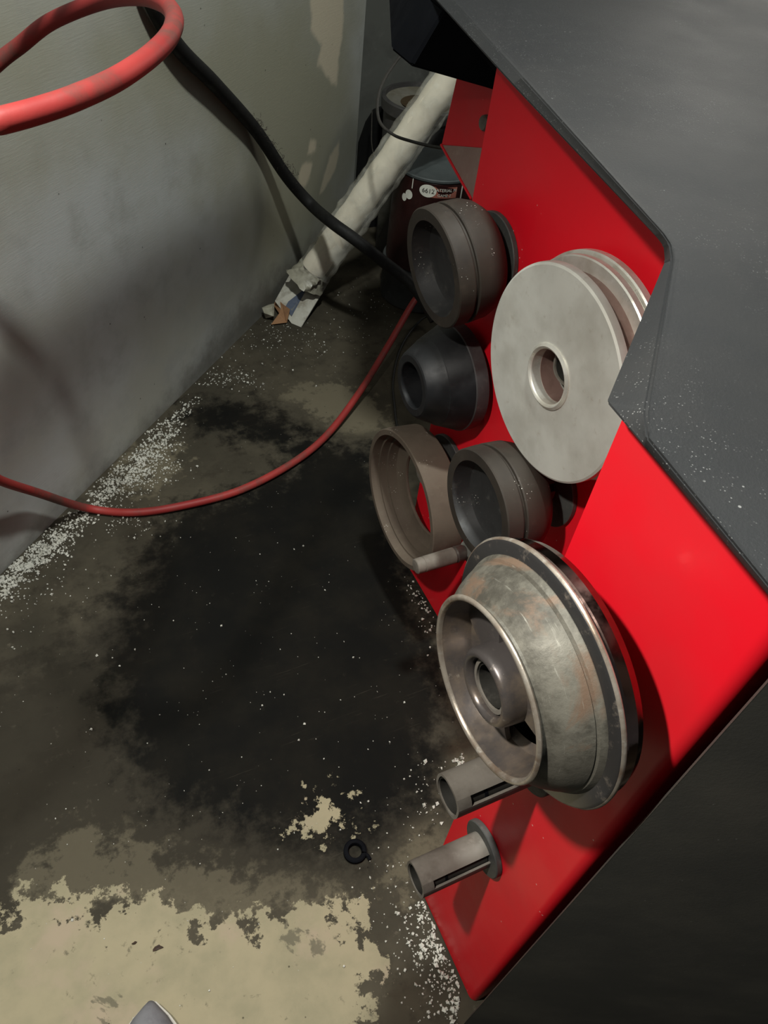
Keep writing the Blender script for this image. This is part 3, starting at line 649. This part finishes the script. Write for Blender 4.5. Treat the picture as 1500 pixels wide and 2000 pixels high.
# ------------------------------------------------------------------ wrapped tube with its torn carton end
tb0 = at(612, 525, 2.08); tb1 = at(855, 185, 1.80)
dirn = (tb1 - tb0); dirn /= np.linalg.norm(dirn)
tb1 = tb1 + dirn * 0.12
o = empty('wrapped_tube', tuple(fl(575, 625)), 'long cream paper tube in clear plastic film leaning in the corner', 'tube')
npt = 34; path = [tb0 + (tb1 - tb0) * i / (npt - 1) for i in range(npt)]
tube('paper_core', path, [0.034 + 0.0012 * math.sin(i * 1.7) for i in range(npt)], M['paper'], o, 24)
sd = Vector(dirn); e1 = sd.orthogonal().normalized(); e2 = sd.cross(e1)
v, f = [], []
SEG = 36
ph = rng.uniform(0, 6.28, 8)
for i in range(npt * 2):
    t = i / (npt * 2 - 1); c0 = Vector(tb0 + (tb1 - tb0) * t)
    for k in range(SEG):
        a = 2 * math.pi * k / SEG
        r = 0.0405 + 0.0035 * math.sin(3 * a + ph[0] + 4 * t) + 0.0022 * math.sin(7 * a + 23 * t + ph[1]) + 0.0016 * math.sin(11 * a - 61 * t + ph[2]) + 0.0012 * math.sin(5 * a + 90 * t + ph[3])
        w = Vector(right) * -1 + Vector(up) * -0.7
        d = e1 * math.cos(a) + e2 * math.sin(a)
        lob = max(0.0, d.dot(Vector(right) * 0.72 - Vector(up) * 0.69))
        r += 0.010 * lob ** 4
        v.append(c0 + d * r)
for i in range(npt * 2 - 1):
    for k in range(SEG):
        l = (k + 1) % SEG; f.append((i * SEG + k, i * SEG + l, (i + 1) * SEG + l, (i + 1) * SEG + k))
pydata('film', v, f, M['film'], o, True, 80)['label'] = 'crinkled clear plastic film around the tube'
# carton at the foot: two open faces of a slim box
def slab(name, quad, mat, th=.003):
    nrm = (Vector(quad[1]) - Vector(quad[0])).cross(Vector(quad[3]) - Vector(quad[0])).normalized()
    if nrm.dot(Vector(CAM) - Vector(quad[0])) < 0: nrm = -nrm
    v = [Vector(q) for q in quad] + [Vector(q) - nrm * th for q in quad]
    return pydata(name, v, [(0, 1, 2, 3), (7, 6, 5, 4), (0, 4, 5, 1), (1, 5, 6, 2), (2, 6, 7, 3), (3, 7, 4, 0)], mat, o, False), nrm
qe0, qe1 = fl(569, 631, .004), at(613, 547, 2.135)
qr0, qr1 = fl(588, 639, .004), at(642, 550, 2.150)
ql0, ql1 = at(537, 588, 2.105), at(568, 532, 2.165)
_, nl = slab('carton_face', [qe0, qe1, ql1, ql0], M['carton'])
_, nr = slab('carton_face', [qr0, qr1, qe1, qe0], M['carton'])
def bil(a, b, c_, d, u, w, nrm): return tuple(Vector((a * (1 - u) + b * u) * (1 - w) + (d * (1 - u) + c_ * u) * w) + nrm * .0006)
def on_left(u, w): return bil(qe0, qe1, ql1, ql0, u, w, nl)
def on_right(u, w): return bil(qr0, qr1, qe1, qe0, u, w, nr)
pydata('blue_panel', [on_left(*p) for p in [(.10, .12), (.72, .10), (.82, .36), (.62, .50), (.10, .52)]], [(0, 1, 2, 3, 4)], M['blue'], o)['label'] = 'blue printed panel on the carton'
pydata('print_mark', [on_left(*p) for p in [(.18, .20), (.42, .16), (.44, .38), (.22, .40)]], [(0, 1, 2, 3)], M['grey_print'], o).location.z += .0006
for (u0, u1, w0, w1) in [(.66, .69, .22, .72), (.80, .83, .22, .72), (.66, .83, .18, .24), (.66, .83, .70, .76), (.30, .44, .30, .72), (.16, .22, .20, .45), (.52, .55, .25, .6)]:
    pydata('print_mark', [on_right(*p) for p in [(u0, w0), (u0, w1), (u1, w1), (u1, w0)]], [(0, 1, 2, 3)], M['grey_print'], o)
# crumpled film skirt above the carton and torn cardboard below
v, f = [], []
for i in range(9):
    t = i / 8; c0 = Vector(tb0) - sd * (0.045 * t)
    for k in range(28):
        a = 2 * math.pi * k / 28
        r = 0.036 + 0.016 * t + 0.005 * math.sin(5 * a + 3 * t) + 0.004 * math.sin(9 * a + 7 * t + 1)
        v.append(c0 + (e1 * math.cos(a) + e2 * math.sin(a)) * r)
for i in range(8):
    for k in range(28):
        l = (k + 1) % 28; f.append((i * 28 + k, i * 28 + l, (i + 1) * 28 + l, (i + 1) * 28 + k))
M['film2'] = worn('crumpled_film_skirt', (0.36, 0.345, 0.27), (0.22, 0.21, 0.16), (0.50, 0.48, 0.40), 0.4, 0, 25, 0.4, 0.5)
pydata('film_skirt', v, f, M['film2'], o, True, 60)['label'] = 'crumpled end of the plastic film'
def ragged(name, pts, mat, parent, th=0.003):
    n = len(pts); nrm = (Vector(pts[1]) - Vector(pts[0])).cross(Vector(pts[2]) - Vector(pts[0])).normalized() * th
    v = [Vector(p) for p in pts] + [Vector(p) + nrm for p in pts]
    f = [tuple(range(n)), tuple(range(n, 2 * n))[::-1]] + [(i, (i + 1) % n, n + (i + 1) % n, n + i) for i in range(n)]
    return pydata(name, v, f, mat, parent, False)
ragged('torn_cardboard', [fl(529, 634, .004), fl(560, 630, .004), at(566, 604, 2.085), at(552, 594, 2.10), at(540, 582, 2.13), at(534, 596, 2.13), at(545, 612, 2.10)], M['kraft'], o)
ragged('film_scrap', [fl(520, 622, .004), at(535, 618, 2.075), at(536, 594, 2.09), at(526, 596, 2.09), at(513, 602, 2.075), at(517, 612, 2.07)], M['film2'], o)

# ------------------------------------------------------------------ buckets and can in the corner
cc = at(853, 318, 1.99); cx, cyy, lid_z = cc
CR = 0.107; z0 = 0.12
o = empty('paint_can', (cx, cyy, z0), 'maroon labelled can with a blue-grey lid behind the red panel', 'can')
lathe('can_body', [(z0, 0.001), (z0, CR - .002), (z0 + .002, CR), (lid_z - .010, CR), (lid_z - .006, CR - .003), (lid_z - .006, .001)], cx, cyy, M['maroon'], o, 96, axis='Z')
lathe('lid', [(lid_z - .008, CR - .001), (lid_z - .006, CR + .0025), (lid_z - .001, CR + .0025), (lid_z + .001, CR), (lid_z - .002, CR - .006), (lid_z - .002, .0005)], cx, cyy, M['lid'], o, 96, closed=False, axis='Z')
ang0 = math.atan2(-cyy, -cx)                     # towards the camera
def on_can(u, z, lift=0.0006):
    a = ang0 + u / CR
    return (cx + (CR + lift) * math.cos(a), cyy + (CR + lift) * math.sin(a), z)
def can_patch(name, poly, mat, lift):
    me = bpy.data.meshes.new(name)
    bm = bmesh.new(); vs = [bm.verts.new((u, z, 0)) for u, z in poly]
    bm.faces.new(vs); bmesh.ops.triangulate(bm, faces=bm.faces)
    for it in range(3): bmesh.ops.subdivide_edges(bm, edges=[e for e in bm.edges if e.calc_length() > 0.012], cuts=1)
    for vv in bm.verts: vv.co = on_can(vv.co.x, vv.co.y, lift)
    bm.to_mesh(me); bm.free()
    return link_mesh(name, me, mat, o)
ell = lambda u, z, a, b: [(u + a * math.cos(t), z + b * math.sin(t)) for t in np.linspace(0, 2 * math.pi, 25)[:-1]]
zl = lid_z - .030
can_patch('label_panel', [(-.004, zl - .014), (.064, zl - .014), (.064, zl + .014), (-.004, zl + .014)], M['label_red'], .0005)
can_patch('label_oval', ell(-.012, zl + .001, .022, .016), M['label_white'], .0009)
can_patch('label_oval', ell(.040, zl - .046, .028, .013), M['label_white'], .0009)
can_patch('label_oval', ell(-.062, zl - .022, .011, .012), M['label_white'], .0009)
can_patch('label_oval', ell(-.076, zl - .034, .008, .010), M['label_white'], .0009)
can_patch('label_seam', [(.078, lid_z - .16), (.082, lid_z - .16), (.082, lid_z - .014), (.078, lid_z - .014)], M['label_white'], .0007)
can_patch('label_seam', [(-.056, lid_z - .034), (-.0535, lid_z - .034), (-.0535, lid_z - .008), (-.056, lid_z - .008)], M['label_white'], .0007)
def can_text(txt, u, z, size, mat):
    cu = bpy.data.curves.new('t', 'FONT'); cu.body = txt; cu.size = size; cu.align_x = 'CENTER'; cu.align_y = 'CENTER'
    to_ = bpy.data.objects.new('t', cu); COL.objects.link(to_)
    bpy.context.view_layer.update()
    me = bpy.data.meshes.new_from_object(to_.evaluated_get(bpy.context.evaluated_depsgraph_get()))
    COL.objects.unlink(to_); bpy.data.objects.remove(to_)
    for vv in me.vertices: vv.co = on_can(u + vv.co.x, z + vv.co.y, .0014)
    me.materials.clear()
    return link_mesh('lettering', me, mat, o, False)
can_text('6612', -.011, zl + .001, .016, M['label_ink'])
can_text('MATERIAL M', .031, zl + .006, .011, M['label_white'])
can_text('GAME 2', .031, zl - .007, .010, M['label_white'])
lathe_o = lathe('grey_tin', [(0.001, .001), (0.001, .108), (.004, .112), (z0 - .012, .112), (z0 - .006, .115), (z0 - .001, .113), (z0 - .001, .001)], cx, cyy, M['tin'], None, 72, axis='Z')
tag(lathe_o, 'dark grey tin standing under the maroon labelled can', 'tin')
# bucket with sludge
bc = at(832, 190, 2.12); bx, by, bz = bc
o = empty('bucket', (bx, by, 0), 'dark bucket with brown sludge inside standing in the corner', 'bucket')
BR = 0.116
lathe('bucket_wall', [(0.001, .001), (0.001, BR * .86), (bz - .03, BR * .985), (bz - .03, BR + .006), (bz - .003, BR + .007), (bz, BR + .004), (bz, BR - .004), (bz - .012, BR - .006)], bx, by, M['bucket'], o, 96, closed=False, axis='Z')
lathe('bucket_lid', [(bz - .010, BR - .005), (bz - .014, BR - .012), (bz - .016, BR * .62), (bz - .019, BR * .58)], bx, by, M['bucket_lid'], o, 96, closed=False, axis='Z')
v, f = lathe_data([(bz - .017, .0005), (bz - .0165, .03), (bz - .017, .078)], bx + .012, by + .012, 64, closed=False, axis='Z')
v = [(x, y, z - 0.001) for x, y, z in v]
pydata('sludge', v, f, M['sludge'], o)
# pale board leaning beside the can and an added black sheet as the shadow on the back wall
p0, p1 = at(742, 300, 2.03), fl(737, 482, .001)
q0, q1 = at(782, 300, 2.03), fl(771, 482, .001)
bk = np.array([0.002, 0.005, 0.0])
tag(pydata('board_offcut', [p0, q0, q1, p1, p0 + bk, q0 + bk, q1 + bk, p1 + bk], [(0, 1, 2, 3), (7, 6, 5, 4), (0, 4, 5, 1), (1, 5, 6, 2), (2, 6, 7, 3), (3, 7, 4, 0)], M['pale_board'], None, True, 35, 0.0008),
    'narrow pale mottled board standing left of the maroon can', 'board')
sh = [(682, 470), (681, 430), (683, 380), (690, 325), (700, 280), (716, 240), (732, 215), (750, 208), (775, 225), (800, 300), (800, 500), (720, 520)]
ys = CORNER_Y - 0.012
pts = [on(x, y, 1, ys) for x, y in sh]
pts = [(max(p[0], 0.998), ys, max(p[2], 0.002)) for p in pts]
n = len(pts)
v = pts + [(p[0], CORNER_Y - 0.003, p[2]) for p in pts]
tag(pydata('shade_sheet', v, [tuple(range(n)), tuple(range(n, 2 * n))[::-1]] + [(i, (i + 1) % n, n + (i + 1) % n, n + i) for i in range(n)], M['black_sheet'], None),
    'black round-topped sheet standing in for shade on the back wall behind the bucket', 'sheet')

# ------------------------------------------------------------------ small things on the floor
rc_ = fl(693, 1665)
o = empty('rubber_ring', tuple(rc_), 'small black split ring lying on the oily floor', 'ring')
v, f = lathe_data([(.001, .0100), (.0005, .0172), (.008, .0176), (.0095, .0155), (.0095, .0112), (.006, .0098)], rc_[0], rc_[1], 40, -0.55, 5.55, axis='Z')
pydata('ring_band', v, f, M['under'], o)
e0 = np.array([rc_[0] + .0135 * math.cos(-.55), rc_[1] + .0135 * math.sin(-.55), .0])
v, f = tube_data([e0 + [0, 0, .004], e0 + [.004, -.006, .004], e0 + [.005, -.012, .003]], .003, 8)
pydata('tab', v, f, M['under'], o)
# shoe entering at the bottom edge
tip = fl(291, 1950, 0.045); hdg = np.array([0.27, 0.96]); hdg /= np.linalg.norm(hdg); sdv = np.array([hdg[1], -hdg[0]])
o = empty('shoe', (tip[0] - hdg[0] * .1, tip[1] - hdg[1] * .1, 0), 'grey mesh shoe toe on the dry floor at the bottom edge', 'shoe')
secs = [(0.0, .004, .010), (.006, .010, .020), (.018, .022, .030), (.040, .038, .040), (.075, .045, .050), (.115, .044, .064), (.16, .040, .082), (.215, .036, .095), (.255, .030, .092), (.275, .018, .080)]
def shoe_shell(name, mat, zlo, zfun, wide):
    v, f = [], []
    m = 17
    for (a, w, h) in secs:
        c0 = np.array([tip[0] - hdg[0] * a, tip[1] - hdg[1] * a])
        for k in range(m):
            t = math.pi * k / (m - 1); s_ = math.cos(t)
            xy = c0 + sdv * s_ * w * wide
            v.append((xy[0], xy[1], zlo + zfun(h) * max(0.0, math.sin(t)) ** 0.8))
    for i in range(len(secs) - 1):
        for k in range(m - 1):
            f.append((i * m + k, i * m + k + 1, (i + 1) * m + k + 1, (i + 1) * m + k))
        f.append((i * m, (i + 1) * m, (i + 1) * m + m - 1, i * m + m - 1))
    f.append(tuple(range(m))); f.append(tuple(range((len(secs) - 1) * m, len(secs) * m))[::-1])
    return pydata(name, v, f, mat, o, True, 50)
shoe_shell('upper', M['fabric'], .022, lambda h: h, 0.97)
out_ = [(tip[0] - hdg[0] * (a - .002) + sdv[0] * w * 1.06, tip[1] - hdg[1] * (a - .002) + sdv[1] * w * 1.06) for a, w, h in secs]
out_ += [(tip[0] - hdg[0] * (a - .002) - sdv[0] * w * 1.06, tip[1] - hdg[1] * (a - .002) - sdv[1] * w * 1.06) for a, w, h in secs[::-1]]
prism('sole', out_, 0.0005, 0.023, M['sole'], o, 0.002)
# dry scraps
def scrap(px, py, s, label):
    c0 = fl(px, py); k = 9
    pts = []
    for i in range(k):
        a = 2 * math.pi * i / k; r = s * rng.uniform(.4, 1.1)
        pts.append((c0[0] + r * 1.5 * math.cos(a), c0[1] + r * .6 * math.sin(a), .0015 + .003 * rng.random()))
    n = len(pts); v = pts + [(x, y, z - .0012) for x, y, z in pts]
    f = [tuple(range(n)), tuple(range(n, 2 * n))[::-1]] + [(i, (i + 1) % n, n + (i + 1) % n, n + i) for i in range(n)]
    tag(pydata('scrap', v, f, M['scrap'], None, False), label, 'scrap')
scrap(310, 1852, .0065, 'curled dark brown scrap in the middle of the dry beige patch')
scrap(264, 1842, .003, 'tiny dark crumb just left of the curled brown scrap')
# granules
def granules(name, label, runs, hot=None):
    base = np.array([(1, 0, 0), (-1, 0, 0), (0, 1, 0), (0, -1, 0), (0, 0, 1), (0, 0, -1)], float)
    tri = np.array([(0, 2, 4), (2, 1, 4), (1, 3, 4), (3, 0, 4), (2, 0, 5), (1, 2, 5), (3, 1, 5), (0, 3, 5)])
    V, F = [], []; cnt = 0
    for (pl, width, count, size) in runs:
        P = np.array([fl(*p)[:2] for p in pl]); seg = np.linalg.norm(np.diff(P, axis=0), axis=1); cum = np.r_[0, np.cumsum(seg)]
        for i in range(count):
            t = rng.uniform(0, cum[-1]); k = min(np.searchsorted(cum, t, 'right') - 1, len(seg) - 1)
            p = P[k] + (P[k + 1] - P[k]) * ((t - cum[k]) / seg[k])
            p = p + rng.normal(0, width, 2)
            if rng.random() > 0.35 and math.sin(p[0] * 131 + 3 * math.sin(p[1] * 77)) + math.sin(p[1] * 149 + p[0] * 61) < -0.25: continue
            if (np.array([p[0], p[1], 0]) - W0) @ WN < 0.004: continue
            if p[0] > XB - .004 and Y0 - .01 < p[1] < Y1 + .004: continue
            if p[0] > XA - .004 and p[1] > Y1 and p[1] < Y2: continue
            if (np.array([p[0], p[1]]) - cb) @ cn > -.006 and (np.array([p[0], p[1]]) - cb) @ cdv > -.006: continue
            if math.hypot(p[0] - rc_[0], p[1] - rc_[1]) < .024: continue
            if math.hypot(p[0] - cx, p[1] - cyy) < .122: continue
            s = min(size * .92 * rng.lognormal(-.05, .45), .0042)
            A_ = np.linalg.qr(rng.normal(size=(3, 3)))[0]
            vv = (base * rng.uniform(.55, 1.25, (6, 1)) * s) @ A_.T
            vv[:, 2] += -vv[:, 2].min() * 0.9
            V.append(vv + [p[0], p[1], 0]); F.append(tri + 6 * cnt); cnt += 1
    me = bpy.data.meshes.new(name); me.from_pydata(np.concatenate(V).tolist(), [], np.concatenate(F).tolist())
    ob = link_mesh(name, me, M['grain'], None, False)
    return tag(ob, label, 'granules', None, 'stuff')
granules('granules', 'pale absorbent granules heaped along the foot of the grey wall',
         [([(-60, 1195), (0, 1145), (60, 1095), (120, 1050)], .017, 2100, .0022), ([(120, 1050), (170, 1000), (210, 965)], .016, 420, .0020), ([(200, 965), (250, 930), (290, 890), (330, 835)], .019, 1500, .0021),
          ([(215, 945), (290, 930), (330, 900)], .028, 500, .0018), ([(330, 835), (350, 815), (380, 780)], .011, 160, .0018), ([(390, 745), (450, 735), (500, 750)], .018, 200, .0017), ([(440, 700), (520, 640), (620, 690)], .045, 240, .0014),
          ([(560, 690), (680, 640), (760, 560)], .07, 200, .0013), ([(200, 1000), (300, 1020)], .03, 180, .0016), ([(-20, 1200), (90, 1130)], .04, 160, .0016)])
granules('granules', 'pale granules strewn along the foot of the red machine',
         [([(818, 1760), (845, 1840), (885, 1930), (915, 2020)], .010, 620, .0019), ([(800, 1800), (830, 1900), (870, 1990)], .018, 260, .0018), ([(808, 1135), (830, 1180), (855, 1230)], .011, 110, .0022),
          ([(830, 1480), (845, 1560), (800, 1620)], .016, 60, .0016), ([(893, 1480), (905, 1500)], .006, 26, .0024), ([(740, 1640), (790, 1780)], .03, 70, .0016)])
granules('granules', 'stray pale granules scattered over the open oily floor',
         [([(150, 1180), (400, 1200), (700, 1300), (820, 1250)], .13, 110, .0013), ([(100, 1500), (500, 1500), (820, 1450)], .12, 90, .0012), ([(50, 1850), (600, 1850)], .10, 40, .0011), ([(836, 1180), (860, 1360)], .014, 40, .0016)])
